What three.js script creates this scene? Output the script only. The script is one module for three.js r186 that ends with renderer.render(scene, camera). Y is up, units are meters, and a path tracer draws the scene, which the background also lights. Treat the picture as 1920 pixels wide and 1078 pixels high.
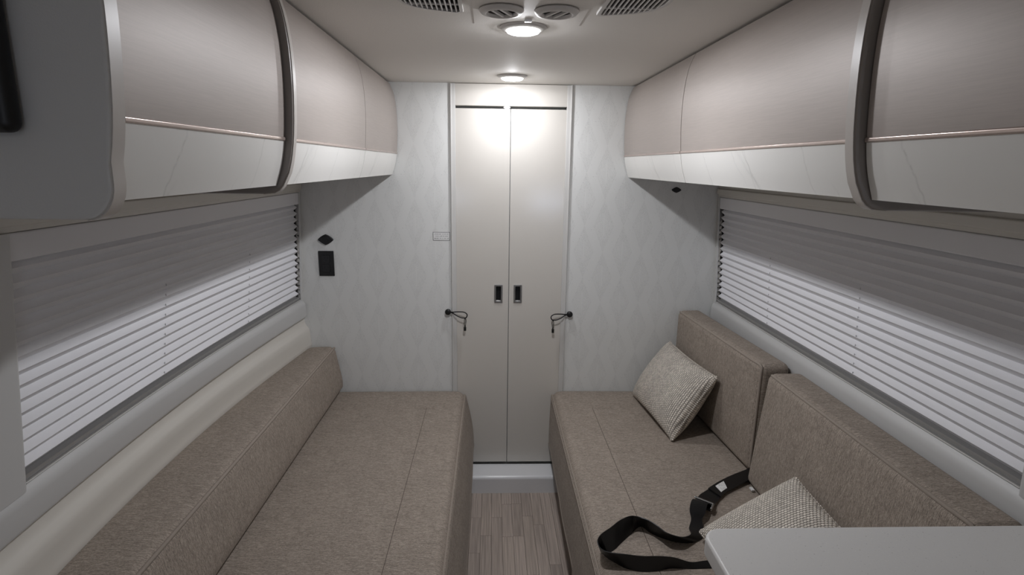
import * as THREE from 'three';
import { mergeGeometries } from 'three/addons/utils/BufferGeometryUtils.js';
import { RectAreaLightUniformsLib } from 'three/addons/lights/RectAreaLightUniformsLib.js';
RectAreaLightUniformsLib.init();

// ---------------------------------------------------------------- camera, exposure, light colours
const scene = new THREE.Scene();
scene.background = new THREE.Color(0x000000);
const camera = new THREE.PerspectiveCamera(2 * Math.atan(539 / 1073) * 180 / Math.PI, 1920 / 1078, 0.03, 60);
camera.rotation.order = 'YXZ';
camera.position.set(-0.085, 1.554, 2.620);
camera.rotation.set(-0.210606, -0.036425, 0.013226);
scene.add(camera);
const renderer = new THREE.WebGLRenderer({ antialias: true });
renderer.toneMapping = THREE.LinearToneMapping;
renderer.toneMappingExposure = 1.08;
renderer.shadowMap.enabled = true;
const LAMP = { color: 0xf9faff, area: 300, point: 0.19 };

// ---------------------------------------------------------------- helpers
let seed = 20240611;
const rnd = () => { seed = (seed * 1664525 + 1013904223) >>> 0; return seed / 4294967296; };
const lerp = (a, b, t) => a + (b - a) * t, clamp = (x, a = 0, b = 1) => Math.min(b, Math.max(a, x));
const used = {};
function numbered(name) { const n = used[name] ?? 0; used[name] = n + 1; return n ? `${name}_${String(n).padStart(3, '0')}` : name; }
function shade(o) { o.traverse((m) => { if (m.isMesh) { m.castShadow = true; m.receiveShadow = true; } }); return o; }
function mesh(name, geo, mat, parent = scene) {
  const m = new THREE.Mesh(geo, mat); m.name = parent === scene ? numbered(name) : name;
  m.castShadow = m.receiveShadow = true; parent.add(m); return m;
}
function thing(name, label, category, group, at = [0, 0, 0]) {
  const g = new THREE.Group(); g.name = numbered(name); g.position.set(...at); g.userData = { label, category };
  if (group) g.userData.group = group;
  scene.add(g); return g;
}
function tag(o, label, category, group) { o.userData.label = label; o.userData.category = category; if (group) o.userData.group = group; return o; }
function structure(o, label, category) { o.userData = { kind: 'structure', label, category }; return o; }
function structGroup(name, label, category) { const g = new THREE.Group(); g.name = name; scene.add(g); return structure(g, label, category); }
// uv in metres by the dominant axis of each triangle; grain runs along u
function boxUV(geo) {
  const g = geo.index ? geo.toNonIndexed() : geo, p = g.attributes.position, uv = new Float32Array(p.count * 2);
  const a = new THREE.Vector3(), b = new THREE.Vector3(), c = new THREE.Vector3(), n = new THREE.Vector3();
  for (let i = 0; i < p.count; i += 3) {
    a.fromBufferAttribute(p, i); b.fromBufferAttribute(p, i + 1); c.fromBufferAttribute(p, i + 2);
    n.copy(b).sub(a).cross(c.clone().sub(a));
    const x = Math.abs(n.x), y = Math.abs(n.y), z = Math.abs(n.z);
    [a, b, c].forEach((v, k) => {
      const [s, t] = y >= x && y >= z ? [v.x, v.z] : x >= z ? [v.y, v.z] : [v.x, v.y];
      uv[(i + k) * 2] = s; uv[(i + k) * 2 + 1] = t;
    });
  }
  g.setAttribute('uv', new THREE.BufferAttribute(uv, 2)); return g;
}
// normals weighted by face area, split where faces meet at more than the crease angle
function creased(geo, crease) {
  const g = geo.index ? geo.toNonIndexed() : geo, p = g.attributes.position, n = p.count / 3, F = [], at = new Map(), key = new Array(p.count), lim = Math.cos(crease);
  const a = new THREE.Vector3(), b = new THREE.Vector3(), c = new THREE.Vector3();
  for (let f = 0; f < n; f++) {
    a.fromBufferAttribute(p, f * 3); b.fromBufferAttribute(p, f * 3 + 1); c.fromBufferAttribute(p, f * 3 + 2);
    const N = b.clone().sub(a).cross(c.clone().sub(a)), L = N.length(); F.push([N, L > 1e-14 ? N.clone().divideScalar(L) : N.clone()]);
    [a, b, c].forEach((v, k) => { const q = `${Math.round(v.x * 1e5)},${Math.round(v.y * 1e5)},${Math.round(v.z * 1e5)}`; key[f * 3 + k] = q; (at.get(q) ?? at.set(q, []).get(q)).push(f); });
  }
  const out = new Float32Array(p.count * 3), s = new THREE.Vector3();
  for (let i = 0; i < p.count; i++) { const f = Math.floor(i / 3); s.set(0, 0, 0); for (const j of at.get(key[i])) if (F[j][1].dot(F[f][1]) >= lim) s.add(F[j][0]); s.normalize(); out.set([s.x, s.y, s.z], i * 3); }
  g.setAttribute('normal', new THREE.BufferAttribute(out, 3)); return g;
}
function finish(geo, crease = 0.6) { return boxUV(creased(geo, crease)); }
// closed profile [[a, b], ...] carried along the stations zs; map(a, b, z) gives the point
function sweep(profile, zs, map = (a, b, z) => [a, b, z], crease = 0.6) {
  const n = profile.length, pos = [], idx = [];
  for (const z of zs) for (const [a, b] of profile) pos.push(...map(a, b, z));
  for (let k = 0; k < zs.length - 1; k++) for (let i = 0; i < n; i++) {
    const j = (i + 1) % n, p = k * n + i, q = k * n + j, r = (k + 1) * n + j, s = (k + 1) * n + i;
    idx.push(p, q, r, p, r, s);
  }
  const tri = THREE.ShapeUtils.triangulateShape(profile.map(([a, b]) => new THREE.Vector2(a, b)), []), last = (zs.length - 1) * n;
  for (const [a, b, c] of tri) { idx.push(a, c, b, last + a, last + b, last + c); }
  const g = new THREE.BufferGeometry();
  g.setAttribute('position', new THREE.Float32BufferAttribute(pos, 3)); g.setIndex(idx);
  // make faces point outwards whatever the winding of the profile or the mirroring of the map
  const v = new THREE.Vector3(), w = new THREE.Vector3(), u = new THREE.Vector3(); let vol = 0;
  const A = (i) => [pos[i * 3], pos[i * 3 + 1], pos[i * 3 + 2]];
  for (let i = 0; i < idx.length; i += 3) vol += v.set(...A(idx[i])).dot(w.set(...A(idx[i + 1])).cross(u.set(...A(idx[i + 2]))));
  if (vol < 0) { for (let i = 0; i < idx.length; i += 3) [idx[i + 1], idx[i + 2]] = [idx[i + 2], idx[i + 1]]; g.setIndex(idx); }
  return finish(g, crease);
}
function steps(a, b, n) { return Array.from({ length: n + 1 }, (_, i) => lerp(a, b, i / n)); }
// rectangle a0..a1 x b0..b1 with rounded corners as a profile
function rrect(a0, a1, b0, b1, r, s = 4) {
  r = Math.min(r, (a1 - a0) / 2 - 1e-5, (b1 - b0) / 2 - 1e-5); const out = [];
  for (const [cx, cy, t0] of [[a1 - r, b1 - r, 0], [a0 + r, b1 - r, 1], [a0 + r, b0 + r, 2], [a1 - r, b0 + r, 3]])
    for (let i = 0; i <= s; i++) { const t = (t0 + i / s) * Math.PI / 2; out.push([cx + r * Math.cos(t), cy + r * Math.sin(t)]); }
  return out;
}
function box(x0, x1, y0, y1, z0, z1, r = 0.002) {   // box with softened edges
  r = Math.min(r, (x1 - x0) / 2.1, (y1 - y0) / 2.1, (z1 - z0) / 2.1);
  return softBox(x1 - x0, y1 - y0, z1 - z0, r, 2, 1).translate((x0 + x1) / 2, (y0 + y1) / 2, (z0 + z1) / 2);
}
function softBox(w, h, d, r, k = 4, m = 2, warp = null) {
  const n = 2 * k + m, g = new THREE.BoxGeometry(1, 1, 1, n, n, n), p = g.attributes.position, s0 = m / n, H = [w / 2, h / 2, d / 2];
  for (let i = 0; i < p.count; i++) {
    const q = [], e = [];
    [p.getX(i), p.getY(i), p.getZ(i)].forEach((t, a) => {
      const s = Math.abs(t) * 2, sg = Math.sign(t), inner = H[a] - r;
      if (s <= s0 + 1e-6) { q.push(sg * inner * s / s0); e.push(0); } else { q.push(sg * inner); e.push(sg * Math.tan((s - s0) / (1 - s0) * Math.PI / 4)); }
    });
    const l = Math.hypot(...e) || 1;
    let v = q.map((c, a) => c + e[a] / l * r);
    if (warp) v = warp(...v);
    p.setXYZ(i, ...v);
  }
  g.deleteAttribute('normal'); g.deleteAttribute('uv');
  return finish(g, 0.75);
}
function grid(fn, nu, nv, crease = 2.5) {
  const pos = [], idx = [], uv = [];
  for (let j = 0; j <= nv; j++) for (let i = 0; i <= nu; i++) { const r = fn(i / nu, j / nv); pos.push(r[0], r[1], r[2]); uv.push(r[3] ?? i / nu, r[4] ?? j / nv); }
  for (let j = 0; j < nv; j++) for (let i = 0; i < nu; i++) { const a = j * (nu + 1) + i, b = a + 1, c = a + nu + 2, d = a + nu + 1; idx.push(a, b, c, a, c, d); }
  const g = new THREE.BufferGeometry(); g.setAttribute('position', new THREE.Float32BufferAttribute(pos, 3)); g.setAttribute('uv', new THREE.Float32BufferAttribute(uv, 2)); g.setIndex(idx);
  g.computeVertexNormals(); return g;
}
function tube(pts, r, seg = 32, rad = 8, closed = false) {
  return new THREE.TubeGeometry(new THREE.CatmullRomCurve3(pts.map((p) => new THREE.Vector3(...p)), closed, 'centripetal'), seg, r, rad, closed);
}
function plateWithHole(x0, x1, y0, y1, h, depth, bevel = 0.0008) {   // h: list of holes as lists of points
  const s = new THREE.Shape(rrect(x0, x1, y0, y1, 0.0015, 2).map((p) => new THREE.Vector2(...p)));
  for (const q of h) s.holes.push(new THREE.Path(q.slice().reverse().map((p) => new THREE.Vector2(...p))));
  const g = new THREE.ExtrudeGeometry(s, { depth: depth - 2 * bevel, bevelEnabled: true, bevelSize: bevel, bevelThickness: bevel, bevelSegments: 2, bevelOffset: -bevel });
  g.translate(0, 0, bevel); return finish(g, 0.5);
}

// ---------------------------------------------------------------- textures
function canvasTexture(w, h, draw, repeatPerMetre, srgb = true) {
  const c = document.createElement('canvas'); c.width = w; c.height = h; draw(c.getContext('2d'), w, h);
  const t = new THREE.CanvasTexture(c); t.wrapS = t.wrapT = THREE.RepeatWrapping; if (srgb) t.colorSpace = THREE.SRGBColorSpace;
  t.repeat.set(...repeatPerMetre); t.magFilter = THREE.LinearFilter; return t;
}
function dataTexture(w, h, f, repeatPerMetre, srgb = true) {
  const d = new Uint8Array(w * h * 4);
  for (let y = 0; y < h; y++) for (let x = 0; x < w; x++) { const c = f(x, y), i = (y * w + x) * 4; d[i] = c[0]; d[i + 1] = c[1]; d[i + 2] = c[2]; d[i + 3] = 255; }
  const t = new THREE.DataTexture(d, w, h); t.wrapS = t.wrapT = THREE.RepeatWrapping; t.magFilter = THREE.LinearFilter; t.minFilter = THREE.LinearMipmapLinearFilter; t.generateMipmaps = true;
  if (srgb) t.colorSpace = THREE.SRGBColorSpace; t.repeat.set(...repeatPerMetre); t.needsUpdate = true; return t;
}
// periodic value noise of cell size (cx, cy) pixels on a w x h field
function noiseField(w, h, cx, cy) {
  const nx = Math.max(1, Math.round(w / cx)), ny = Math.max(1, Math.round(h / cy)), v = Float32Array.from({ length: nx * ny }, () => rnd());
  return (x, y) => {
    const fx = x / w * nx, fy = y / h * ny, ix = Math.floor(fx), iy = Math.floor(fy); let tx = fx - ix, ty = fy - iy; tx = tx * tx * (3 - 2 * tx); ty = ty * ty * (3 - 2 * ty);
    const a = (i, j) => v[((j % ny + ny) % ny) * nx + (i % nx + nx) % nx];
    return lerp(lerp(a(ix, iy), a(ix + 1, iy), tx), lerp(a(ix, iy + 1), a(ix + 1, iy + 1), tx), ty);
  };
}
const tone = (base, k) => base.map((c) => clamp(Math.round(c * k), 0, 255));

// tweed upholstery: long dark and light slubs over fine thread noise (0.4 m tile)
const W = 1024, fabricN = [[18, 2, 0.26], [8, 1.6, 0.30], [45, 3, 0.16], [2, 2, 0.26], [120, 120, 0.05]].map(([a, b, k]) => [noiseField(W, W, a, b), k]);
const fabricV = (x, y) => fabricN.reduce((s, [f, k]) => s + (f(x, y) - 0.5) * k, 0);
const fabricMap = dataTexture(W, W, (x, y) => { const v = fabricV(x, y); return [clamp(150 * (1 + v * 1.0), 0, 255), clamp(139 * (1 + v * 1.02), 0, 255), clamp(128 * (1 + v * 1.04), 0, 255)]; }, [2.5, 2.5]);
const fabricBump = dataTexture(W, W, (x, y) => { const v = clamp(128 + fabricV(x, y) * 220, 0, 255); return [v, v, v]; }, [2.5, 2.5], false);
// chunky basket weave of the throw pillows (0.1 m tile, 20 x 20 knots)
const pillowTone = noiseField(512, 512, 25.6, 25.6), pillowFine = noiseField(512, 512, 3, 3), pillowWide = noiseField(512, 512, 128, 128);
const weave = (x, y) => {
  const cx = x / 25.6, cy = y / 25.6 + (Math.floor(cx) % 2) * 0.5, u = (cx % 1) - 0.5, v = (cy % 1) - 0.5;
  return clamp(1.15 - 3.4 * (u * u * 1.1 + v * v * 0.9) - 0.5 * Math.max(0, Math.abs(u + v * 0.6) - 0.35));
};
const pillowMap = dataTexture(512, 512, (x, y) => {
  const k = weave(x, y), t = pillowTone(Math.floor(x / 25.6) * 25.6, Math.floor(y / 25.6) * 25.6) * 0.5 + pillowWide(x, y) * 0.2 + pillowFine(x, y) * 0.3, dark = clamp((0.62 - k) * 1.9);
  const l = lerp(0.95 + 0.3 * (t - 0.45), 0.60, dark); return [clamp(240 * l, 0, 255), clamp(231 * l, 0, 255), clamp(219 * l, 0, 255)];
}, [6, 6]);
const pillowBump = dataTexture(512, 512, (x, y) => { const k = clamp(weave(x, y) + 0.12 * (pillowFine(x, y) - 0.5)) * 255; return [k, k, k]; }, [6, 6], false);
// brushed taupe laminate, grain along the length of the cabinet
const grainA = noiseField(W, W, 3, 240), grainB = noiseField(W, W, 2, 60), grainC = noiseField(W, W, 120, 300);
const laminateMap = dataTexture(W, W, (x, y) => { const v = (grainA(x, y) - 0.5) * 0.012 + (grainB(x, y) - 0.5) * 0.03 + (grainC(x, y) - 0.5) * 0.015; return tone([172, 163, 157], 1 + v); }, [1.6, 1.6]);
// white marble-look laminate with a few faint grey veins (0.8 m tile)
const marbleMap = canvasTexture(1024, 1024, (c, w, h) => {
  c.fillStyle = '#e6e5e1'; c.fillRect(0, 0, w, h);
  for (let k = 0; k < 16; k++) {             // broad soft bands with a thin darker thread
    let x = rnd() * w, y = rnd() * h; const dir = 0.35 + rnd() * 0.5, n = 30 + rnd() * 50, wide = k % 2 ? 8 : 24;
    for (let i = 0; i < n; i++) {
      const nx = x + Math.cos(dir) * 9 + (rnd() - 0.5) * 9, ny = y + Math.sin(dir) * 9 + (rnd() - 0.5) * 9, e = Math.sin(Math.PI * i / n);
      for (const [lw, al] of [[wide, 0.035], [wide * 0.5, 0.04], [1.5 + rnd() * 2, 0.14 * rnd()]]) { c.strokeStyle = `rgba(140,137,133,${al * e})`; c.lineWidth = lw; c.beginPath(); c.moveTo(x, y); c.lineTo(nx, ny); c.stroke(); }
      x = nx; y = ny;
    }
  }
}, [1.25, 1.25]);
// wallpaper: nested long hexagons in broken, faint lines (tile 0.18 x 0.24 m)
function paper(c, w, h, base, ink) {
  c.fillStyle = base; c.fillRect(0, 0, w, h); c.lineCap = 'butt';
  for (const [cx, cy] of [[0, 0], [w, 0], [0, h], [w, h], [w / 2, h / 2]])
    for (let k = 1; k <= 7; k++) {
      const rx = w / 4 * (k / 7), ry = h / 4 + h / 4 * (k / 7) * 0.95, flat = h / 4 * (1 - k / 7) * 0.6, P = [[0, -ry], [rx, -flat], [rx, flat], [0, ry], [-rx, flat], [-rx, -flat]];
      for (let i = 0; i < 6; i++) {
        const [x0, y0] = P[i], [x1, y1] = P[(i + 1) % 6];
        for (let s = 0; s < 14; s++) {
          const a = s / 14, b = (s + 0.85) / 14, j = () => (rnd() - 0.5) * 2.5; c.strokeStyle = ink(0.18 + rnd() * 0.8); c.lineWidth = 1.4 + rnd() * 2.4;
          c.beginPath(); c.moveTo(cx + lerp(x0, x1, a) + j(), cy + lerp(y0, y1, a) + j()); c.lineTo(cx + lerp(x0, x1, b) + j(), cy + lerp(y0, y1, b) + j()); c.stroke();
        }
      }
    }
  for (let k = 0; k < 26; k++) { c.fillStyle = ink(0.5 + rnd() * 0.5); c.fillRect(rnd() * w, rnd() * h, 3 + rnd() * 14, 2 + rnd() * 3); }
}
const paperMap = canvasTexture(512, 682, (c, w, h) => paper(c, w, h, '#e3e4e2', (a) => `rgba(170,171,170,${a * 0.5})`), [1 / 0.18, 1 / 0.24]);
const paperBump = canvasTexture(512, 682, (c, w, h) => paper(c, w, h, '#808080', (a) => `rgba(225,225,225,${a})`), [1 / 0.18, 1 / 0.24], false);
// vinyl wood plank grain, along z
const woodA = noiseField(512, 1024, 7, 220), woodB = noiseField(512, 1024, 3, 90), woodC = noiseField(512, 1024, 40, 300);
const woodMap = dataTexture(512, 1024, (x, y) => { const v = (woodA(x, y) - 0.5) * 0.16 + (woodB(x, y) - 0.5) * 0.12 + (woodC(x, y) - 0.5) * 0.10; return tone([184, 173, 164], 1 + v); }, [4, 1.4]);
// speckled solid surface
const speckMap = canvasTexture(1024, 1024, (c, w, h) => {
  c.fillStyle = '#dcdbd9'; c.fillRect(0, 0, w, h);
  for (let k = 0; k < 5200; k++) { const v = rnd(); c.fillStyle = v < 0.5 ? `rgba(245,244,242,${rnd() * 0.6})` : v < 0.95 ? `rgba(190,188,185,${rnd() * 0.6})` : `rgba(120,116,112,${0.3 + rnd() * 0.5})`; const s = 1 + rnd() * 2.4; c.fillRect(rnd() * w, rnd() * h, s, s); }
}, [2.5, 2.5]);
const fineN = noiseField(512, 512, 3, 3), fineBump = dataTexture(512, 512, (x, y) => { const v = fineN(x, y) * 255; return [v, v, v]; }, [6, 6], false);

// ---------------------------------------------------------------- materials
const std = (o) => new THREE.MeshStandardMaterial(o), phy = (o) => new THREE.MeshPhysicalMaterial(o);
const M = {
  paper: std({ map: paperMap, bumpMap: paperBump, bumpScale: 0.0009, roughness: 0.72 }),
  ceiling: std({ color: 0xe4e0da, bumpMap: fineBump, bumpScale: 0.0002, roughness: 0.75 }),
  cream: std({ color: 0xd7d3cb, roughness: 0.42 }),
  shell: std({ color: 0xd2cec8, roughness: 0.7 }),
  laminate: phy({ map: laminateMap, roughness: 0.46, metalness: 0.15, specularIntensity: 0.8 }),
  marble: phy({ map: marbleMap, roughness: 0.38 }),
  endPanel: std({ color: 0xcfcecb, roughness: 0.55, bumpMap: fineBump, bumpScale: 0.0001 }),
  carcass: std({ color: 0xb9b3ab, roughness: 0.6 }),
  rib: phy({ color: 0x8b847e, roughness: 0.4 }),
  ribEdge: phy({ color: 0xc3bdb7, roughness: 0.35 }),
  strip: std({ color: 0xc0b1a9, roughness: 0.22, metalness: 0.5 }),
  door: phy({ color: 0xd4d0c9, roughness: 0.15 }),
  alu: std({ color: 0xd2d1ce, roughness: 0.4 }),
  chrome: std({ color: 0xb9b9b8, roughness: 0.25, metalness: 1 }),
  black: phy({ color: 0x0d0d0f, roughness: 0.45 }),
  pan: std({ color: 0x08080a, roughness: 0.5 }),
  frame: phy({ color: 0xc6c6c5, roughness: 0.4 }),
  shadeCloth: std({ color: 0xe9e9ec, roughness: 0.9, side: THREE.DoubleSide }),
  rail: std({ color: 0xa3a2a1, roughness: 0.4, metalness: 0.5 }),
  cord: std({ color: 0xb5b5b8, roughness: 0.8 }),
  glass: phy({ color: 0x22262a, roughness: 0.05, transmission: 1, thickness: 0, side: THREE.DoubleSide }),
  fabric: phy({ map: fabricMap, bumpMap: fabricBump, bumpScale: 0.0004, roughness: 0.92, sheen: 0.25, sheenRoughness: 0.6, sheenColor: new THREE.Color(0.5, 0.45, 0.4) }),
  thread: std({ color: 0x8c8077, roughness: 0.9 }),
  seamDark: std({ color: 0x5b5049, roughness: 0.95 }),
  piping: std({ color: 0xa0958a, roughness: 0.9, bumpMap: fabricBump, bumpScale: 0.0004 }),
  pillow: std({ map: pillowMap, bumpMap: pillowBump, bumpScale: 0.0030, roughness: 0.95 }),
  base: std({ color: 0x6f655d, roughness: 0.8 }),
  webbing: phy({ color: 0x08080a, roughness: 0.40, side: THREE.DoubleSide }),
  label: std({ color: 0xe4e4e2, roughness: 0.6 }),
  stepWhite: phy({ color: 0xeaebed, roughness: 0.22 }),
  counter: phy({ map: speckMap, roughness: 0.35 }),
  plastic: phy({ color: 0xd2cfcb, roughness: 0.5 }),
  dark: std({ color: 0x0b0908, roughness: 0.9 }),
  vane: std({ color: 0x6f6b68, roughness: 0.5 }),
  dayPane: std({ color: 0x8fa6c8, emissive: 0xcad9f6, emissiveIntensity: 6, roughness: 0.1 }),
  lens: std({ color: 0xffffff, emissive: 0xffffff, emissiveIntensity: 14, roughness: 0.5 }),
};
const woods = [0xf6f2f0, 0xeeeae8, 0xf3efec, 0xe6e2e0].map((c) => std({ map: woodMap, color: c, roughness: 0.5, bumpMap: woodMap, bumpScale: 0.0003 }));

// ---------------------------------------------------------------- room shell
const ZEND = 5.0, CEIL = 1.90;
// distance of the inner wall face from the room's centre line; the left wall bows outwards low down
const bow = (z) => Math.sin(Math.PI * clamp(z / 2.1));
function wallX(side, y, z) {
  const lean = clamp((1.42 - y) / 0.483);
  if (side < 0) return 0.943 + 0.019 * lean + bow(z) * (y > 0.937 ? 0.043 * lean : lerp(0.043, 0.078, clamp((0.937 - y) / 0.2)));
  return 0.951 + 0.025 * lean;
}
const Z = (a, b) => steps(a, b, Math.max(2, Math.round((b - a) / 0.07)));
const onWall = (side) => (o, y, z) => [side * (wallX(side, y, z) - o), y, z];     // o: how far it stands into the room
const WZ0 = 0.03, WZ1 = [1.60, 1.64], WY0 = 0.90, WY1 = 1.425;                            // window openings
function wallPiece(side, y0, y1, z0, z1) {
  const ys = steps(y0, y1, Math.max(1, Math.round((y1 - y0) / 0.1))), prof = [...ys.map((y) => [0, y]), [-9, y1], [-9, y0]];
  return sweep(prof, Z(z0, z1), (o, y, z) => o < -5 ? [side * 1.14, y, z] : [side * wallX(side, y, z), y, z]);
}
for (const [side, name] of [[-1, 'wall_left'], [1, 'wall_right']])
  structure(mesh(name, mergeGeometries([wallPiece(side, -0.05, WY0, 0, ZEND), wallPiece(side, WY1, CEIL, 0, ZEND), wallPiece(side, WY0, WY1, 0, WZ0), wallPiece(side, WY0, WY1, WZ1[side < 0 ? 0 : 1], ZEND)]), M.cream),
    side < 0 ? 'cream side wall around the left blind' : 'cream side wall around the right blind', 'wall');
const DX0 = -0.266, DX1 = 0.260, DC = -0.005;                                     // door opening
structure(mesh('wall_back', mergeGeometries([box(-1.14, DX0, -0.05, CEIL, -0.06, 0, 0.001), box(DX1, 1.14, -0.05, CEIL, -0.06, 0, 0.001), box(-1.14, 1.14, -0.05, CEIL, -0.12, -0.06, 0.001)]), M.paper), 'pale wallpapered end wall with a faint diamond pattern on both sides of the doors', 'wall');
// openings in the ceiling: outlines (x, z) of the two grilles and the two round vents
const grilleOut = [[0.154, 1.62], [0.154, 1.215], ...steps(0, 1, 5).map((t) => [0.166 - 0.012 * Math.cos(t * 1.4), 1.209 - 0.012 * Math.sin(t * 1.4)]), [0.20, 1.208], [0.235, 1.222], [0.262, 1.240], [0.280, 1.262], [0.290, 1.30], [0.295, 1.62]];
const grilleRing = (k) => grilleOut.map(([x, z]) => [0.222 + (x - 0.222) * (0.90 + k), 1.42 + (z - 1.42) * (0.966 + k * 0.4)]);
const circle = (cx, cz, r) => steps(0, 1, 40).slice(1).map((t) => [cx + r * Math.cos(t * 2 * Math.PI), cz + r * Math.sin(t * 2 * Math.PI)]);
const VENTS = [[-0.066, 1.224], [0.059, 1.224]];
const flat = (g, y) => g.rotateX(Math.PI / 2).translate(0, y, 0);
structure(mesh('ceiling', flat(plateWithHole(-1.14, 1.14, -0.12, ZEND + 0.06, [grilleRing(0.05), grilleRing(0.05).map(([x, z]) => [-x, z]).reverse(), ...VENTS.map(([x, z]) => circle(x, z, 0.0355))], 0.06), CEIL + 0.06), M.ceiling), 'warm grey ceiling with vents and two round lamps', 'ceiling');
structure(mesh('wall_front', plateWithHole(-1.14, 1.14, -0.05, CEIL, [rrect(0.42, 0.90, 1.00, 1.19, 0.02), rrect(-0.66, -0.42, 1.05, 1.19, 0.02)], 0.06).translate(0, 0, ZEND), M.shell), 'plain pale wall at the other end, behind the viewer', 'wall');
for (const [n, x0, x1, y0, y1] of [[3, 0.42, 0.90, 1.00, 1.19], [4, -0.66, -0.42, 1.05, 1.19]]) {   // daylit cab windows behind the viewer, mirrored in the glossy doors
  const w = structGroup('window_' + n, n === 3 ? 'wide daylit cab window in the wall behind the viewer' : 'narrow daylit cab window in the wall behind the viewer', 'window');
  mesh('pane', box(x0 - 0.005, x1 + 0.005, y0 - 0.005, y1 + 0.005, ZEND + 0.030, ZEND + 0.034, 0.001), M.dayPane, w);
  const a = new THREE.RectAreaLight(0xd3def4, 4, x1 - x0, y1 - y0); a.position.set((x0 + x1) / 2, (y0 + y1) / 2, ZEND + 0.028); w.add(a);
}
{ // floor of narrow vinyl planks
  const f = structGroup('floor', 'greige wood-look plank floor of the aisle', 'floor');
  mesh('subfloor', box(-1.14, 1.14, -0.05, -0.008, -0.12, ZEND, 0.001), M.base, f);
  const cw = 0.0465, lens = [0.24, 0.38, 0.55, 0.8], geos = lens.map((l) => softBox(cw - 0.0008, 0.008, l - 0.0008, 0.0006, 1, 1));
  const uvs = geos.map((g) => [0, 1, 2].map((k) => { const h = g.clone(), u = h.attributes.uv; for (let i = 0; i < u.count; i++) u.setXY(i, u.getX(i) + k * 0.077, u.getY(i) + k * 0.31); return h; }));
  for (let c = -6; c <= 7; c++) {
    let z = 0.0 - rnd() * 0.2;
    while (z < 3.0) { const k = Math.floor(rnd() * 4), l = lens[k], z0 = z; z += l; const p = mesh('plank', uvs[k][Math.floor(rnd() * 3)], woods[Math.floor(rnd() * 4)], f); p.position.set(c * cw - 0.01, -0.004, z0 + l / 2); }
  }
  mesh('floor_sheet', box(-0.6, 0.6, -0.008, -0.001, 3.0, ZEND, 0.001), woods[1], f);
}
// ---------------------------------------------------------------- end wall: doors, header, step
function handleHole(cx) { return rrect(cx - 0.012, cx + 0.012, 0.928, 1.000, 0.002, 2); }
for (const [n, x0, x1, hx, hk] of [[1, DX0 + 0.018, DC - 0.0015, -0.053, 1], [2, DC + 0.0015, DX1 - 0.018, 0.0375, -1]]) {
  const d = structGroup('door_' + n, n === 1 ? 'left leaf of the tall beige double door' : 'right leaf of the tall beige double door', 'door');
  mesh('leaf', plateWithHole(x0, x1, 0.103, 1.795, [handleHole(hx)], 0.022).translate(0, 0, -0.020), M.door, d);
  const h = mesh('handle', plateWithHole(hx - 0.0195, hx + 0.0195, 0.921, 1.007, [rrect(hx - 0.0115, hx + 0.0115, 0.9285, 0.9995, 0.002, 2)], 0.004).translate(0, 0, 0.002), M.chrome, d);
  h.userData.label = 'recessed chrome pull';
  mesh('handle_recess', mergeGeometries([box(hx - 0.0125, hx + 0.0125, 0.927, 1.001, -0.030, -0.026, 0.0003), box(hx - 0.0125, hx - 0.0118, 0.927, 1.001, -0.028, 0.001, 0.0002), box(hx + 0.0118, hx + 0.0125, 0.927, 1.001, -0.028, 0.001, 0.0002), box(hx - 0.0118, hx + 0.0118, 1.0, 1.001, -0.028, 0.001, 0.0002)]), M.pan, h);
  mesh('handle_lip', box(hx - 0.008, hx + 0.008, 0.9285, 0.9325, -0.006, 0.003, 0.001), M.chrome, h);
}
structure(mesh('trim_1', box(DX0 + 0.017, DX1 - 0.017, 1.806, 1.8985, -0.03, 0.004, 0.003), M.door), 'beige header board above the double door', 'trim');
for (const [n, x, what] of [[2, DX0, 'left'], [3, DX1 - 0.018, 'right']])
  structure(mesh('trim_' + n, mergeGeometries([box(x, x + 0.018, 0.02, 1.8985, -0.02, 0.006, 0.002), box(x + (n === 2 ? -0.004 : 0.0165), x + (n === 2 ? 0.0015 : 0.022), 0.02, 1.8985, -0.01, 0.011, 0.0015)]), M.alu), `pale metal edge strip down the ${what} side of the double door`, 'trim');
tag(mesh('door_catch', new THREE.CylinderGeometry(0.013, 0.016, 0.006, 24).rotateX(Math.PI / 2).scale(1, 0.42, 1).translate(-0.022, 1.801, 0.001), M.stepWhite), 'small white catch at the top between the door leaves', 'catch');
tag(mesh('door_step', sweep([[0, 0.0], [0.118, 0.0], [0.118, 0.070], ...steps(0, 1, 8).map((t) => [0.102 + 0.016 * Math.cos(t * Math.PI / 2), 0.070 + 0.018 * Math.sin(t * Math.PI / 2)]), [0, 0.089]], [-0.262, 0.262], (z, y, x) => [x, y, z], 0.5), M.stepWhite), 'glossy white step below the double door at the end of the aisle', 'step');

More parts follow.
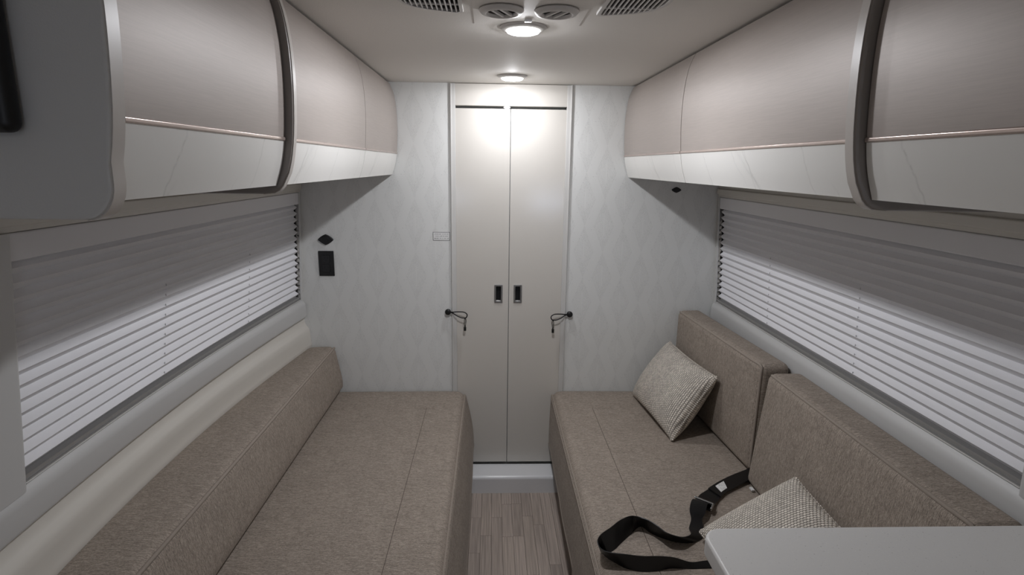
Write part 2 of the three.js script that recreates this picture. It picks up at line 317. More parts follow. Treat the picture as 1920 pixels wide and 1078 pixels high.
// ---------------------------------------------------------------- windows and pleated blinds
for (const [n, side, what] of [[1, -1, 'left'], [2, 1, 'right']]) {
  const w = structGroup('window_' + n, `pale plastic window frame around the ${what} blind`, 'window'), on = onWall(side), ze = WZ1[n - 1];
  mesh('pane', sweep([[-0.075, WY0], [-0.075, WY1], [-0.079, WY1], [-0.079, WY0]], Z(WZ0, ze), on), M.glass, w);
  // bottom rail of the frame with a stepped top edge, posts, head
  mesh('frame_sill', sweep([[-0.03, 0.848], [0.010, 0.848], [0.015, 0.851], [0.018, 0.860], [0.017, 0.905], [0.014, 0.918], [0.008, 0.925], [0.004, 0.931], [0.0005, 0.935], [-0.05, 0.935]], Z(0.012, ze + 0.10), on), M.frame, w);
  mesh('frame_post', sweep(rrect(-0.05, 0.013, ze - 0.017, ze + 0.10, 0.012), steps(0.925, 1.425, 8), (o, z, y) => on(o, y, z)), M.frame, w);
  mesh('frame_post', sweep(rrect(-0.06, 0.006, 0.012, 0.030, 0.004), steps(0.925, 1.425, 8), (o, z, y) => on(o, y, z)), M.frame, w);
  mesh('frame_head', sweep(rrect(-0.03, 0.012, 1.436, 1.462, 0.004), Z(0.012, 1.9), on), M.cream, w);
  mesh('painted_gap_shade', sweep(rrect(-0.070, -0.012, 0.030, 0.036, 0.001), steps(0.935, 1.425, 8), (o, z, y) => on(o, y, z)), M.dark, w);  // black strip: shade of the recess beside the pleats, put in as colour

  const b = thing('pleated_blind', `white pleated blind lowered over the ${what} window`, 'blind', 'pleated window blinds'), z0 = 0.037, z1 = ze - 0.019;
  mesh('headrail', sweep(rrect(-0.030, 0.003, 1.372, 1.424, 0.004), Z(z0 - 0.003, z1), on), M.shadeCloth, b);
  const N = 15, top = 1.372, bot = 0.951, pitch = (top - bot) / N, zs = Z(z0, z1), prof = [];
  for (let i = 0; i <= N; i++) { prof.push([-0.019, top - i * pitch]); if (i < N) prof.push([-0.003, top - (i + 0.46) * pitch]); }
  const pos = [], idx = [];
  for (let i = 0; i < prof.length - 1; i++) for (let k = 0; k < zs.length; k++) {     // flat facets with sharp folds
    for (const [o, y] of [prof[i], prof[i + 1]]) pos.push(...on(o, y, zs[k]));
    if (k) { const a = (i * zs.length + k) * 2; side < 0 ? idx.push(a - 2, a - 1, a, a - 1, a + 1, a) : idx.push(a - 2, a, a - 1, a - 1, a, a + 1); }
  }
  const g = new THREE.BufferGeometry(); g.setAttribute('position', new THREE.Float32BufferAttribute(pos, 3)); g.setIndex(idx);
  mesh('pleats', finish(g, 0.3), M.shadeCloth, b);
  mesh('bottom_rail', sweep([[-0.022, 0.937], [0.003, 0.937], [0.004, 0.941], [0.000, 0.942], [0.000, 0.9445], [0.002, 0.9455], [0.001, 0.9515], [-0.022, 0.9525]], Z(z0, z1), on), M.rail, b);
  mesh('rail_lip', sweep(rrect(-0.002, 0.0065, 0.9355, 0.9378, 0.001, 2), Z(z0, z1), on), M.alu, b);
  for (const z of [0.52, 1.06]) for (let i = 1; i < N; i += 1) if (i > 4) mesh('cord_hole', box(-0.0008, 0.0008, -0.003, 0.003, -0.0012, 0.0012, 0.0003).translate(...on(-0.0045, top - (i + 0.33) * pitch, z)), M.cord, b);
}
{ // moulded ledge under the left window
  const y = [0.846, 0.835, 0.820, 0.808, 0.797, 0.785, 0.765, 0.74, 0.72, 0.708, 0.70, 0.66], o = [0.001, 0.002, 0.004, 0.010, 0.019, 0.024, 0.026, 0.027, 0.028, 0.030, 0.026, 0.026];
  structure(mesh('trim_4', sweep([...y.map((v, i) => [o[i], v]), [-0.02, 0.66], [-0.02, 0.846]], Z(0.001, 3.0), (a, b, z) => onWall(-1)(a, b, z), 0.9), M.cream), 'cream moulded ledge running below the left window', 'trim');
}
// ---------------------------------------------------------------- overhead cabinets
const cabCurve = new THREE.SplineCurve([[0.531, 1.893], [0.514, 1.850], [0.5045, 1.79], [0.5015, 1.73], [0.5025, 1.67], [0.5070, 1.603], [0.5155, 1.552], [0.5300, 1.5065]].map((p) => new THREE.Vector2(...p)));
const cabPts = cabCurve.getPoints(56).map((p) => [p.x, p.y]), ACC = 1.6035;
const cabAt = (y) => { for (let i = 1; i < cabPts.length; i++) if (cabPts[i][1] <= y) { const [m0, y0] = cabPts[i - 1], [m1, y1] = cabPts[i]; return [lerp(m0, m1, (y - y0) / (y1 - y0)), y]; } return cabPts.at(-1); };
const between = (a, b) => [...(a < 1.89 ? [cabAt(a)] : []), ...cabPts.filter(([, y]) => y < a - 1e-4 && y > b + 1e-4), ...(b > 1.507 ? [cabAt(b)] : [])];
const slabOf = (pts, out, thick) => [...pts.map(([m, y]) => [m - out, y]), ...pts.slice().reverse().map(([m, y]) => [m - out + thick, y])];
function overhead(side, z0, z1, label) {
  const c = thing('overhead_cabinet', label, 'cabinet', 'overhead cabinets'), mp = (m, y, z) => [side * m, y, z], g = 0.0026;
  const wb = (y) => 0.941;
  mesh('body', sweep([...cabPts.filter((_, i) => i % 4 === 0).map(([m, y]) => [m + 0.021, Math.max(y, 1.507)]), [wb(), 1.503], [wb(), 1.898], [0.56, 1.898]], [z0 + 0.001, z1 - 0.001], mp, 0.4), M.carcass, c);
  const d = mesh('door', sweep(slabOf(between(1.894, ACC), 0, 0.018), Z(z0 + g, z1 - g), mp, 0.5), M.laminate, c);
  mesh('lower_panel', sweep(slabOf(between(ACC - 0.007, 1.5), 0.0005, 0.018), Z(z0 + g, z1 - g), mp, 0.5), M.marble, d).userData.label = 'white marble-look lower band of the door';
  mesh('accent_strip', sweep(rrect(0.5042, 0.514, ACC - 0.0075, ACC + 0.0004, 0.0025), [z0 + g, z1 - g], mp, 0.9), M.strip, d).userData.label = 'thin metallic accent strip';
  return c;
}
overhead(-1, 0.002, 0.650, 'short taupe and white overhead cabinet at the far left against the wallpapered wall');
overhead(-1, 0.650, 1.380, 'middle left taupe and white overhead cabinet, on the far side of the curved rib');
overhead(-1, 1.404, 1.928, 'near left taupe and white overhead cabinet beside the grey end panel');
overhead(1, 0.002, 0.790, 'short taupe and white overhead cabinet at the far right against the wallpapered wall');
overhead(1, 0.790, 1.673, 'middle right taupe and white overhead cabinet, on the far side of the curved rib');
overhead(1, 1.702, 2.420, 'near right taupe and white overhead cabinet, cut off by the picture edge');
function rib(side, z0, z1, label) {
  const pts = cabPts.filter((_, i) => i % 3 === 0 && i < 54).map(([m, y]) => [m - 0.0155, y]);
  const prof = [[0.52, 1.897], ...pts, [0.519, 1.506], [0.527, 1.497], [0.538, 1.491], [0.56, 1.4885], [0.939, 1.487], [0.939, 1.897]], zs = [0, 0.1, 0.28, 0.55, 1];
  const b = 0.005, st = [[z0, b], [z0 + b * 0.3, b * 0.3], [z0 + b, 0], [z1 - b, 0], [z1 - b * 0.3, b * 0.3], [z1, b]];
  const c = [0.75, 1.7];
  const geo = sweep(prof, st.map((_, i) => i), (m, y, i) => { const [z, ins] = st[i]; return [side * (m < 0.93 ? m + ins : m), y < 1.6 ? y + ins * clamp((1.6 - y) / 0.1) : y, z]; }, 0.6);
  const r = thing('cabinet_rib', label, 'cabinet rib', 'curved ribs between the overhead cabinets');
  mesh('board', geo, M.rib, r);
  const edge = prof.slice(1, -2).map(([m, y]) => [m, y]), cap = slabOf(edge, 0.0012, 0.004);
  mesh('edge_band', sweep(cap, [z0 - 0.0002, z1 - 0.005], (m, y, z) => [side * m, y < 1.6 ? y - 0.001 * clamp((1.55 - y) / 0.05) : y, z], 0.6), M.ribEdge, r);
  return r;
}
rib(-1, 1.3815, 1.4025, 'curved grey rib standing proud between the left overhead cabinets');
rib(1, 1.6745, 1.7005, 'curved grey rib standing proud between the right overhead cabinets');
{ // end panel of the left row, rounded at its lower corner
  const edge = [[0.5215, 1.897], ...cabPts.filter(([, y]) => y < 1.885 && y > 1.545).filter((_, i) => i % 3 === 0).map(([m, y]) => [m - 0.0045, y]), ...steps(0, 1, 8).map((t) => [0.545 - 0.034 * Math.cos(t * Math.PI / 2), 1.528 - 0.041 * Math.sin(t * Math.PI / 2)])];
  const prof = [...edge, [0.939, 1.487], [0.939, 1.897]], b = 0.003, st = [[1.930, b], [1.930 + b, 0], [1.955 - b, 0], [1.955 - b * 0.3, b * 0.3], [1.955, b]];
  const p = thing('cabinet_end_panel', 'flat pale end panel closing the left overhead cabinets, rounded at its lower corner', 'panel');
  mesh('board', sweep(prof, st.map((_, i) => i), (m, y, i) => { const [z, ins] = st[i]; return [-(m < 0.93 ? m + ins * clamp((0.62 - m) / 0.08) : m), y < 1.6 ? y + ins * clamp((1.6 - y) / 0.1) : y, z]; }, 0.6), M.endPanel, p);
  mesh('edge_band', sweep([...edge.map(([m, y]) => [m - 0.001, y - 0.001 * clamp((1.53 - y) / 0.03)]), ...edge.slice().reverse().map(([m, y]) => [m + 0.003, y + 0.003 * clamp((1.53 - y) / 0.03)])], [1.9295, 1.9515], (m, y, z) => [-m, y, z], 0.6), M.ribEdge, p);
  const tv = thing('television', 'black flat screen with a rounded corner at the left picture edge', 'television', null, [-0.785, 1.729, 1.969]);
  mesh('casing', softBox(0.39, 0.296, 0.024, 0.011, 4, 1), M.black, tv);
  mesh('screen', box(-0.185, 0.185, -0.138, 0.138, 0.011, 0.0135, 0.001), phy({ color: 0x030304, roughness: 0.12 }), tv);
}
// ---------------------------------------------------------------- ceiling fittings
function lamp(z, label, power = 1, wide = 1, x = -0.008) {
  const l = thing('ceiling_lamp', label, 'lamp', 'round ceiling lamps', [x, CEIL, z]);
  mesh('trim_ring', new THREE.LatheGeometry([[0.043, 0], [0.060, 0], [0.0595, -0.0025], [0.055, -0.006], [0.0455, -0.010], [0.043, -0.0095]].map((p) => new THREE.Vector2(...p)), 48), M.plastic, l);
  mesh('lens', new THREE.LatheGeometry([[0.0432, -0.002], [0.0432, -0.010], [0.041, -0.014], [0.034, -0.0165], [0.018, -0.018], [0, -0.0184]].map((p) => new THREE.Vector2(...p)), 48), M.lens, l);
  const a = new THREE.RectAreaLight(LAMP.color, LAMP.area * power, 0.072, 0.072); a.position.set(0, -0.0195, 0); a.rotation.x = -Math.PI / 2; l.add(a);
  const p = new THREE.PointLight(LAMP.color, LAMP.point * wide, 0, 2); p.position.set(0, -0.012, 0); p.castShadow = true; p.shadow.radius = 0.5; l.add(p);
  return l;
}
lamp(0.228, 'round white lamp in the ceiling close to the double door', 0.36, 1.1);
const lampNear = lamp(1.053, 'round white lamp in the ceiling just in front of the two round vents');
lamp(3.60, 'unseen fill lamp added to the ceiling behind the viewer', 0.42, 0.42);  // added fill lamp, out of view, brightens the faces turned to the camera
tag(mesh('ceiling_button', box(-0.009, 0.009, CEIL - 0.006, CEIL, 1.122, 1.134, 0.002), M.stepWhite), 'tiny white button on the ceiling between the lamp and the vents', 'button');
tag(mesh('ceiling_cover', flat(plateWithHole(-0.132, 0.132, 1.077, 1.797, VENTS.map(([x, z]) => circle(x, z, 0.0345)), 0.002, 0.0004), CEIL + 0.0012), M.ceiling), 'thin rectangular ceiling cover plate carrying the two round vents', 'cover plate');
for (const [x, turn, label] of [[-0.066, -0.45, 'left of the two round white air vents in the ceiling'], [0.059, 0.45, 'right of the two round white air vents in the ceiling']]) {
  const v = thing('round_vent', label, 'vent', 'round ceiling vents', [x, CEIL - 0.002, 1.224]);
  mesh('ring', new THREE.LatheGeometry([[0.031, 0], [0.051, 0], [0.0505, -0.004], [0.046, -0.009], [0.038, -0.011], [0.034, -0.009], [0.032, -0.004]].map((p) => new THREE.Vector2(...p)), 48), M.plastic, v);
  mesh('duct', new THREE.LatheGeometry([[0.0315, -0.003], [0.0315, 0.075], [0, 0.075], [0, 0.077], [0.0335, 0.077], [0.0335, -0.003], [0.0315, -0.003]].map((p) => new THREE.Vector2(...p)), 40), M.vane, v);
  for (const o of [-0.010, 0.011]) { const m = mesh('vane', softBox(0.0062, 0.006, 2 * Math.sqrt(0.0325 ** 2 - o * o), 0.0012, 2, 1), M.plastic, v); m.position.set(o * Math.cos(turn), -0.0065, -o * Math.sin(turn)); m.rotation.y = turn; }
}
for (const [s, label] of [[-1, 'slatted white air grille in the ceiling, left of the round vents'], [1, 'slatted white air grille in the ceiling, right of the round vents']]) {
  const v = thing('air_grille', label, 'grille', 'slatted ceiling grilles', [0, CEIL, 0]);
  const out = grilleOut, inn = grilleRing(0);
  const sh = new THREE.Shape(out.map(([x, z]) => new THREE.Vector2(s * x, z))); sh.holes.push(new THREE.Path(inn.map(([x, z]) => new THREE.Vector2(s * x, z))));
  mesh('frame', finish(new THREE.ExtrudeGeometry(sh, { depth: 0.004, bevelEnabled: true, bevelSize: 0.0015, bevelThickness: 0.0015, bevelSegments: 2 }).rotateX(Math.PI / 2).translate(0, -0.0005, 0), 0.5), M.plastic, v);
  const far = (x) => { for (let i = 1; i < inn.length; i++) { const [x0, z0] = inn[i - 1], [x1, z1] = inn[i]; if (x >= x0 && x <= x1 && x1 > x0) return lerp(z0, z1, (x - x0) / (x1 - x0)); } return 1.3; };
  const poly = (k) => grilleRing(k).map(([x, z]) => new THREE.Vector2(s * x, z)), ds = new THREE.Shape(poly(0.03)); ds.holes.push(new THREE.Path(poly(0.005)));
  const wall = (shape, depth, y) => finish(flat(new THREE.ExtrudeGeometry(shape, { depth, bevelEnabled: false }), y), 0.5);
  mesh('duct', mergeGeometries([wall(ds, 0.200, 0.2), wall(new THREE.Shape(poly(0.03)), 0.003, 0.203)]), M.vane, v);
  for (let k = 0; k < 11; k++) { const x = 0.1685 + k * 0.0106, z0 = far(x) - 0.001; mesh('slat', box(s * x - 0.0018, s * x + 0.0018, -0.0055, -0.0008, z0, 1.61, 0.0008), M.plastic, v); }
  for (const z of [1.262, 1.345, 1.43]) mesh('cross_bar', box(Math.min(s * 0.160, s * 0.283), Math.max(s * 0.160, s * 0.283), -0.0050, -0.0010, z - 0.0022, z + 0.0022, 0.0008), M.plastic, v);
}
// ---------------------------------------------------------------- small fittings on the end wall
function diamond(name, w, h, d, at, label) {
  const pts = []; const P = 2.0;
  for (let i = 0; i < 64; i++) { const t = i / 64 * Math.PI * 2, c = Math.cos(t), s = Math.sin(t), k = 1 / Math.pow(Math.pow(Math.abs(c), 1.22) + Math.pow(Math.abs(s), 1.22), 1 / 1.22); pts.push(new THREE.Vector2(c * k * (w / 2 - 0.004), s * k * (h / 2 - 0.004))); }
  const g = thing(name, label, 'socket cover', null, at);
  const r = Math.min(0.004, d / 2);
  mesh('cover', finish(new THREE.ExtrudeGeometry(new THREE.Shape(pts), { depth: d - r, bevelEnabled: true, bevelSize: 0.004, bevelThickness: r, bevelSegments: 4 }), 0.7), M.black, g);
  mesh('cap', new THREE.CylinderGeometry(h * 0.30, h * 0.33, 0.0025, 28).rotateX(Math.PI / 2).translate(0, 0, d + r * 0.3), M.black, g);
  return g;
}
diamond('socket_cover', 0.068, 0.048, 0.010, [-0.840, 1.212, 0], 'black diamond-shaped socket cover above the wall outlet');
diamond('socket_cover', 0.042, 0.026, 0.006, [0.755, 1.453, 0], 'small black diamond-shaped cover in the shade under the right cabinets');
{
  const o = thing('wall_outlet', 'black rectangular power outlet on the wallpaper beside the left blind', 'outlet', null, [-0.8425, 1.102, 0]);
  mesh('plate', softBox(0.0695, 0.116, 0.006, 0.0022, 3, 1).translate(0, 0, 0.003), M.black, o);
  for (const y of [0.0215, -0.0215]) {
    const r = mesh('receptacle', softBox(0.034, 0.034, 0.003, 0.0012, 2, 1).translate(0, y, 0.0068), std({ color: 0x161618, roughness: 0.4 }), o);
    mesh('slot', box(-0.0085, -0.006, y + 0.001, y + 0.010, 0.0078, 0.0087, 0.0002), M.pan, r); mesh('slot', box(0.006, 0.0085, y + 0.001, y + 0.009, 0.0078, 0.0087, 0.0002), M.pan, r);
    mesh('slot', new THREE.CylinderGeometry(0.0028, 0.0028, 0.001, 14).rotateX(Math.PI / 2).translate(0, y - 0.008, 0.0083), M.pan, r);
  }
}
{ // framed notice; its three lines are too small to read in the picture
  const t = canvasTexture(320, 160, (c, w, h) => {
    c.fillStyle = '#e4e4e3'; c.fillRect(0, 0, w, h); c.strokeStyle = '#4a4a4c'; c.lineWidth = 7; c.strokeRect(4, 4, w - 8, h - 8);
    for (const [y, x0, x1] of [[38, 34, 286], [78, 44, 276], [118, 24, 296]]) for (let x = x0; x < x1; x += 5 + rnd() * 7) { if (rnd() < 0.14) { x += 8; continue; } c.fillStyle = `rgba(95,95,98,${0.35 + rnd() * 0.5})`; c.fillRect(x, y - 8 + rnd() * 3, 3 + rnd() * 3, 12 + rnd() * 5); }
  }, [1, 1]);
  const g = softBox(0.0785, 0.0395, 0.0008, 0.0003, 1, 1), u = g.attributes.uv; for (let i = 0; i < u.count; i++) u.setXY(i, u.getX(i) / 0.0785 + 0.5, u.getY(i) / 0.0395 + 0.5);
  const m = mesh('notice_sticker', g, std({ map: t, roughness: 0.55 })); m.position.set(-0.3155, 1.2315, 0.0004); tag(m, 'small framed three-line notice sticker left of the double door', 'sticker');
}
for (const [s, x, y, label] of [[1, -0.2885, 0.877, 'black elastic door loop on a round knob, left of the doors'], [-1, 0.2845, 0.868, 'black elastic door loop on a round knob, right of the doors']]) {
  const b = thing('elastic_loop', label, 'door loop', 'elastic door loops', [x, y, 0.0]);
  mesh('knob', new THREE.LatheGeometry([[0, 0.022], [0.009, 0.0215], [0.0135, 0.018], [0.0145, 0.013], [0.013, 0.008], [0.010, 0.0055], [0.012, 0.0]].map((p) => new THREE.Vector2(...p)), 28).rotateX(Math.PI / 2), M.black, b);
  mesh('cord_loop', tube([[0, 0, 0.013], [s * 0.022, 0.001, 0.020], [s * 0.048, 0.005, 0.028], [s * 0.078, 0.004, 0.034], [s * 0.090, -0.006, 0.036], [s * 0.086, -0.020, 0.036], [s * 0.070, -0.023, 0.034], [s * 0.045, -0.015, 0.030], [s * 0.022, -0.003, 0.020], [0, -0.001, 0.013]], 0.0027, 72, 8), M.black, b);
  const h = mesh('pull_cord', tube([[s * 0.080, -0.020, 0.036], [s * 0.0775, -0.035, 0.034], [s * 0.078, -0.060, 0.032], [s * 0.080, -0.068, 0.031], [s * 0.082, -0.060, 0.032], [s * 0.084, -0.035, 0.034], [s * 0.080, -0.020, 0.036]], 0.0018, 40, 6), M.black, b);
  mesh('cord_end', softBox(0.011, 0.019, 0.009, 0.002, 2, 1).translate(s * 0.080, -0.076, 0.031), M.black, h);
}
// ---------------------------------------------------------------- sofas
function sofa(side, z1, hemIn, label) {
  const s = thing('bench_sofa', label, 'sofa', 'bench sofas along the walls'), mp = (m, y, z) => [side * m, y, z], z0 = 0.006;
  const ends = (zs) => zs, HY = 0.205;
  // seat: flat top, rounded front edge and far/near ends
  const round = (m, y, z) => { const r = 0.03, e = Math.max(0, r - (z - z0), r - (z1 - z)) / r, k = r * (1 - Math.sqrt(Math.max(0, 1 - e * e))); return [side * (m < 0.6 ? m + k * 0.6 : m), y > 0.40 ? y - k * 0.8 : y, z]; };
  const zs = [z0, z0 + 0.004, z0 + 0.012, z0 + 0.03, ...steps(z0 + 0.06, z1 - 0.06, 26), z1 - 0.03, z1 - 0.012, z1 - 0.004, z1];
  const front = steps(0, 1, 10).map((t) => { const a = t * Math.PI / 2; return [0.248 - 0.038 * Math.sin(a), 0.449 + 0.039 * Math.cos(a)]; });
  mesh('seat_cushion', sweep([[0.94, 0.30], [0.94, 0.482], [0.80, 0.486], [0.60, 0.4875], [0.40, 0.4885], [0.30, 0.489], ...front, [0.212, 0.42], [0.222, 0.30]], zs, round, 0.7), M.fabric, s);
  // front cover: hangs from the piped edge and flares a little, in two lengths
  const zm = side > 0 ? 0.93 : z1 - 0.02, parts = side > 0 ? [[z0, zm, 0, 0], [zm, z1, 0.006, -0.006]] : [[z0, z1, 0, 0]];
  for (const [a, b, dx, dy] of parts) {
    const y = [0.462, 0.45, 0.42, 0.38, 0.33, 0.28, 0.24, HY + dy], t = y.map((v) => clamp((0.462 - v) / (0.462 - HY)));
    const pm = (m, yy, z) => { const k = clamp((0.462 - yy) / (0.462 - HY)), wv = 0.003 * Math.sin(z * 5.3 + 1) * k + 0.001 * Math.sin(z * 17) * k * k; return [side * (m + wv), yy + 0.004 * Math.sin(z * 5) * k, z]; };
    const curve = t.map((k, i) => [0.208 - (0.208 - hemIn + dx) * Math.sin(k * Math.PI * 0.5), y[i]]);
    mesh('front_cover', sweep([...curve, ...curve.slice().reverse().map(([m, v]) => [m + 0.016, v])], Z(a, b), pm, 0.8), M.fabric, s);
    mesh('hem', tube(Z(a + 0.004, b - 0.004).map((z) => pm(curve[7][0] + 0.006, HY + dy - 0.001, z)), 0.0085, 60, 8), M.piping, s);
  }
  for (const [m, y] of [[0.2125, 0.467], [0.2075, 0.453]]) mesh('piping', tube(Z(z0 + 0.02, z1 - 0.02).map((z) => [side * m, y, z]), 0.0028, 80, 6), M.piping, s);
  mesh('seam', tube(Z(0.22, z1 - 0.05).map((z) => [side * 0.372, 0.4882, z]), 0.0011, 60, 5), M.seamDark, s);
  mesh('base', box(Math.min(side * 0.30, side * 0.94), Math.max(side * 0.30, side * 0.94), 0, 0.31, z0 + 0.13, z1 - 0.02, 0.004), M.base, s);
  return s;
}
sofa(-1, 2.02, 0.166, 'long taupe fabric bench sofa under the left blind');
sofa(1, 1.700, 0.200, 'long taupe fabric bench sofa under the right blind, with a seat belt lying on it');
{ // low bolster along the left wall
  const prof = [[0.972, 0.490], [0.980, 0.60], [0.978, 0.690], [0.970, 0.703], [0.955, 0.708], [0.90, 0.7105], [0.85, 0.711], [0.835, 0.7095], [0.823, 0.703], [0.816, 0.692], [0.806, 0.64], [0.795, 0.58], [0.789, 0.54], [0.789, 0.515], [0.800, 0.500], [0.825, 0.4895]];
  const z0 = 0.010, z1 = 2.0, zs = [z0, z0 + 0.004, z0 + 0.012, z0 + 0.025, ...steps(z0 + 0.06, z1 - 0.06, 26), z1 - 0.02, z1];
  const mp = (m, y, z) => { const r = 0.025, e = Math.max(0, r - (z - z0), r - (z1 - z)) / r, k = r * (1 - Math.sqrt(Math.max(0, 1 - e * e))), back = clamp((m - 0.85) / 0.12) * (bow(z) * 0.074 - 0.046 + 0.012); return [-(m + back + (m < 0.85 ? k * 0.7 : 0)), y > 0.6 ? y - k * 0.7 : y, z]; };
  const b = thing('bolster_cushion', 'long low taupe bolster along the wall behind the left seat', 'cushion');
  mesh('cover', sweep(prof, zs, mp, 0.7), M.fabric, b);
  mesh('piping', tube(Z(z0 + 0.01, z1 - 0.01).map((z) => [-0.8235, 0.7022, z]), 0.0054, 80, 6), M.piping, b);
}
function backCushion(w, h, d, at, yaw, lean, label) {
  const g = thing('back_cushion', label, 'cushion', 'back cushions of the right sofa', at);
  g.rotation.y = yaw; const sh = Math.tan(lean);
  mesh('cover', softBox(w, h, d, 0.026, 4, 8, (x, y, z) => { const u = 1 - (2 * y / h) ** 2, v = 1 - (2 * z / d) ** 2; return [x - (x < 0 ? 0.008 * Math.max(0, u) * Math.max(0, v) : 0) + (y + h / 2) * sh, y, z]; }).translate(w / 2, h / 2, 0), M.fabric, g);
  const e = 0.0085;
  mesh('piping', tube([...steps(-d / 2 + 0.02, d / 2 - 0.012, 10).map((z) => [e - 0.001 + h * sh, h - e + 0.001, z]), [e + h * sh, h - 0.012, d / 2 - e], ...steps(h - 0.03, 0.02, 6).map((y) => [e - 0.001 + y * sh, y, d / 2 - e + 0.001])], 0.0050, 90, 6), M.piping, g);
  return g;
}
backCushion(0.112, 0.406, 0.775, [0.814, 0.489, 0.402], 0.055, 0.01, 'far taupe back cushion of the right sofa, behind the standing throw pillow');
const nearCushion = backCushion(0.119, 0.401, 0.846, [0.800, 0.4895, 1.260], 0.0, 0.094, 'near taupe back cushion of the right sofa, leaning back beside the countertop');

mesh('care_tag', box(-0.006, 0.004, 0.000, 0.006, -0.372, -0.352, 0.0008), M.label, nearCushion).userData.label = 'small white tag under the edge';
// ---------------------------------------------------------------- throw pillows
function pillow(a, b, t, label) {            // a, b half sizes, t half thickness; local x long, y short, z thick
  const g = thing('throw_pillow', label, 'pillow', 'woven throw pillows'), n = 40;
  const f = (sg) => (s, q) => {
    const ease = (k) => Math.sin((k - 0.5) * Math.PI), u = ease(s), v = ease(q);
    const x = a * u * (1 - 0.035 * (1 - v * v)), y = b * v * (1 - 0.05 * (1 - u * u)), e = Math.max(0, (1 - u * u)) ** 0.42 * Math.max(0, (1 - v * v)) ** 0.42;
    const lump = 1 + 0.05 * Math.sin(u * 4 + 1) * Math.sin(v * 3.1);
    return [x, y, sg * (0.003 + t * e * lump), x, y];
  };
  const A = grid(f(1), n, n), B = grid(f(-1), n, n); const ib = B.index.array; for (let i = 0; i < ib.length; i += 3) { const k = ib[i + 1]; ib[i + 1] = ib[i + 2]; ib[i + 2] = k; } B.computeVertexNormals();
  mesh('cover', mergeGeometries([A, B]), M.pillow, g);
  const edge = []; const E = (u, v) => [a * u * (1 - 0.035 * (1 - v * v)), b * v * (1 - 0.05 * (1 - u * u)), 0];
  for (let i = 0; i < 24; i++) edge.push(E(-1 + i / 12, -1)); for (let i = 0; i < 16; i++) edge.push(E(1, -1 + i / 8)); for (let i = 0; i < 24; i++) edge.push(E(1 - i / 12, 1)); for (let i = 0; i < 16; i++) edge.push(E(-1, 1 - i / 8));
  const m = mesh('edge_seam', tube(edge, 0.0042, 320, 7, true), M.pillow, g), uv = m.geometry.attributes.uv; for (let i = 0; i < uv.count; i++) uv.setXY(i, uv.getX(i) * 1.6, uv.getY(i) * 0.026);
  return g;
}
function orient(g, origin, along, up) {      // along: direction of local x, up: roughly local y
  const X = new THREE.Vector3(...along).normalize(), Y = new THREE.Vector3(...up), Zv = X.clone().cross(Y).normalize(); Y.copy(Zv).cross(X);
  g.matrixAutoUpdate = true; g.quaternion.setFromRotationMatrix(new THREE.Matrix4().makeBasis(X, Y, Zv)); g.position.set(...origin);
}
orient(pillow(0.232, 0.152, 0.078, 'woven beige throw pillow standing against the far back cushion'), [0.693, 0.624, 0.312], [0.045, 0.0, 0.48], [0.155, 0.25, -0.05]);
orient(pillow(0.240, 0.156, 0.066, 'woven beige throw pillow lying half hidden behind the countertop corner'), [0.667, 0.594, 1.40], [0.02, -0.02, 0.48], [0.26, 0.165, -0.02]);

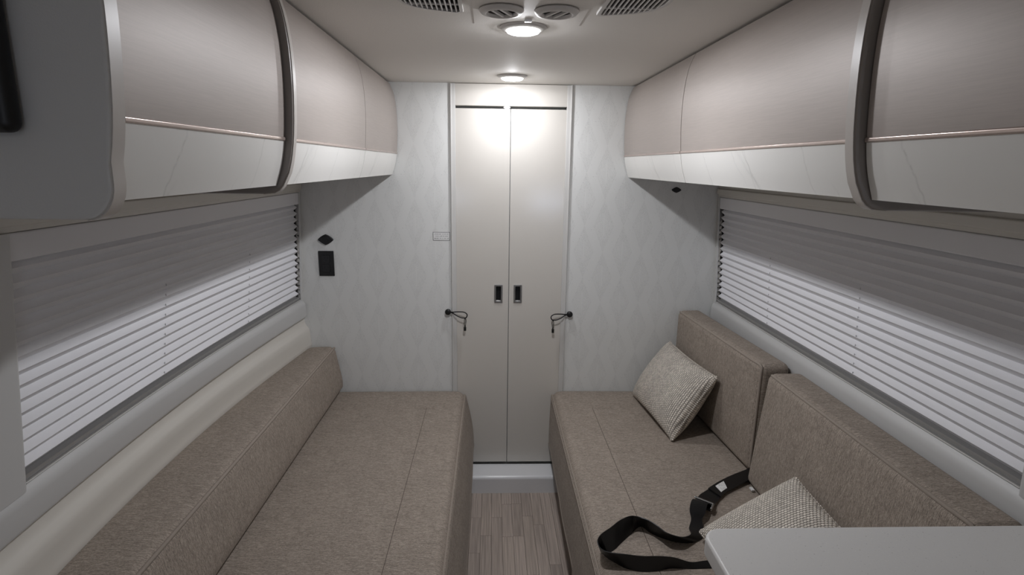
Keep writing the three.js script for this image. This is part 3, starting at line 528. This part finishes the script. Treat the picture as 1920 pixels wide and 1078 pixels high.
// ---------------------------------------------------------------- seat belt
{
  const b = thing('seat_belt', 'black seat belt with adjuster coming out between the back cushions and looping over the seat', 'seat belt');
  // the two edges of the webbing, station by station
  const S = [[[0.859, 0.5, 0.771], [0.828, 0.5, 0.848]], [[0.824, 0.499, 0.791], [0.799, 0.497, 0.859]], [[0.755, 0.499, 0.829], [0.748, 0.496, 0.89]], [[0.7, 0.499, 0.865], [0.696, 0.496, 0.925]], [[0.651, 0.498, 0.902], [0.672, 0.496, 0.949]], [[0.607, 0.5, 0.939], [0.639, 0.498, 0.989]], [[0.575, 0.512, 0.984], [0.616, 0.512, 1.02]], [[0.554, 0.524, 1.007], [0.599, 0.522, 1.026]], [[0.53, 0.52, 1.055], [0.577, 0.516, 1.063]], [[0.526, 0.508, 1.083], [0.561, 0.504, 1.082]], [[0.508, 0.502, 1.118], [0.554, 0.496, 1.113]], [[0.498, 0.512, 1.161], [0.542, 0.49, 1.145]], [[0.456, 0.526, 1.194], [0.503, 0.489, 1.168]], [[0.418, 0.536, 1.189], [0.462, 0.489, 1.166]], [[0.399, 0.538, 1.159], [0.42, 0.489, 1.146]], [[0.382, 0.538, 1.134], [0.392, 0.489, 1.121]], [[0.36, 0.538, 1.117], [0.371, 0.489, 1.09]], [[0.334, 0.54, 1.112], [0.324, 0.489, 1.135]], [[0.3, 0.538, 1.127], [0.291, 0.489, 1.17]], [[0.263, 0.536, 1.16], [0.268, 0.489, 1.195]], [[0.228, 0.534, 1.19], [0.246, 0.489, 1.209]], [[0.214, 0.534, 1.217], [0.228, 0.489, 1.198]], [[0.214, 0.535, 1.245], [0.231, 0.489, 1.213]], [[0.225, 0.536, 1.264], [0.241, 0.489, 1.229]], [[0.242, 0.536, 1.271], [0.257, 0.489, 1.247]], [[0.278, 0.534, 1.275], [0.284, 0.489, 1.273]], [[0.325, 0.532, 1.281], [0.323, 0.489, 1.287]], [[0.367, 0.53, 1.279], [0.369, 0.489, 1.284]], [[0.41, 0.524, 1.277], [0.404, 0.489, 1.275]], [[0.463, 0.503, 1.269], [0.465, 0.489, 1.278]], [[0.515, 0.496, 1.255], [0.525, 0.489, 1.277]], [[0.587, 0.494, 1.255], [0.579, 0.489, 1.283]]];
  const cat = (k) => new THREE.CatmullRomCurve3(S.map((q) => new THREE.Vector3(...q[k])), false, 'centripetal'), ca = cat(0), cb = cat(1), n = S.length - 1;
  const ribbon = (s0, s1, segs, lift = 0, wide = 1, thick = 0.0012) => sweep(rrect(-wide, wide, -thick, thick, thick * 0.8, 2), steps(s0 / n, s1 / n, segs), (a, c, t) => {
    const A = ca.getPoint(t), B = cb.getPoint(t), mid = A.clone().add(B).multiplyScalar(0.5), w = B.clone().sub(A).multiplyScalar(0.5), tg = ca.getTangent(t).add(cb.getTangent(t)).normalize(), nn = tg.cross(w.clone().normalize()).normalize();
    if (t * n < 10 && nn.y < 0) nn.negate();
    return mid.addScaledVector(w, a > 1 || a < -1 ? a : clamp(a, -1, 1)).addScaledVector(nn, c + lift).toArray();
  }, 0.9);
  mesh('webbing', ribbon(0, n, 260), M.webbing, b);
  mesh('webbing_sleeve', ribbon(0, 4.1, 40, 0.0030, 1.04, 0.0018), M.webbing, b);
  const t = canvasTexture(128, 128, (c, w, h) => { c.fillStyle = '#e9e9e7'; c.fillRect(0, 0, w, h); for (let k = 0; k < 9; k++) for (let x = 10; x < 112; x += 4 + rnd() * 8) if (rnd() > 0.3) { c.fillStyle = `rgba(60,60,64,${0.2 + rnd() * 0.5})`; c.fillRect(x, 12 + k * 12 + rnd() * 2, 2 + rnd() * 4, 4 + rnd() * 3); } }, [1 / 0.036, 1 / 0.036]);
  mesh('care_label', ribbon(2.72, 3.55, 10, 0.0054, 0.66, 0.0004), std({ map: t, roughness: 0.6 }), b).userData.label = 'small white printed label';
  // adjuster: dark body with a bright metal bar
  const p = new THREE.Vector3(0.592, 0.508, 1.004), ad = new THREE.Group(); ad.name = 'adjuster'; ad.position.copy(p); ad.rotation.set(0.15, -0.62, 0.0); b.add(ad);
  const m0 = mesh('adjuster_body', softBox(0.056, 0.008, 0.030, 0.003, 2, 1).translate(0, -0.004, 0), M.black, ad);
  mesh('metal_bar', softBox(0.062, 0.006, 0.007, 0.0025, 2, 1).translate(0.0, 0.010, -0.004), M.chrome, ad);
  mesh('metal_bar', softBox(0.006, 0.012, 0.026, 0.0025, 2, 1).translate(0.029, 0.006, 0.008), M.chrome, ad);
}
// ---------------------------------------------------------------- galley counter at the near right
{
  const x0 = 0.292, x1 = 0.972, z0 = 1.714, z1 = 2.62, top = 0.92, s = new THREE.Shape(), r = 0.036, b = 0.006;
  s.moveTo(x1 - b, z0 + b); s.lineTo(x0 + r, z0 + b); s.absarc(x0 + r, z0 + r, r - b, -Math.PI / 2, -Math.PI, true); s.lineTo(x0 + b, z1 - b); s.lineTo(x1 - b, z1 - b);
  const g = new THREE.ExtrudeGeometry(s, { depth: 0.036 - 2 * b, bevelEnabled: true, bevelSize: b, bevelThickness: b, bevelSegments: 5, curveSegments: 16 }).rotateX(Math.PI / 2).translate(0, top - b, 0);
  tag(mesh('countertop', finish(g, 0.6), M.counter), 'pale speckled countertop with a rounded corner at the lower right', 'countertop');
  const c = thing('galley_cabinet', 'base cabinet carrying the speckled countertop at the lower right', 'cabinet');
  mesh('body', box(0.335, 0.968, 0.0, 0.884, 1.745, 2.60, 0.003), M.endPanel, c);
  for (const z of [1.755, 2.18]) { const d = mesh('door', box(0.317, 0.335, 0.08, 0.87, z, z + 0.415, 0.003), M.endPanel, c); mesh('handle', box(0.308, 0.317, 0.78, 0.80, z + 0.14, z + 0.28, 0.003), M.chrome, d); }
}
shade(scene);
renderer.render(scene, camera);
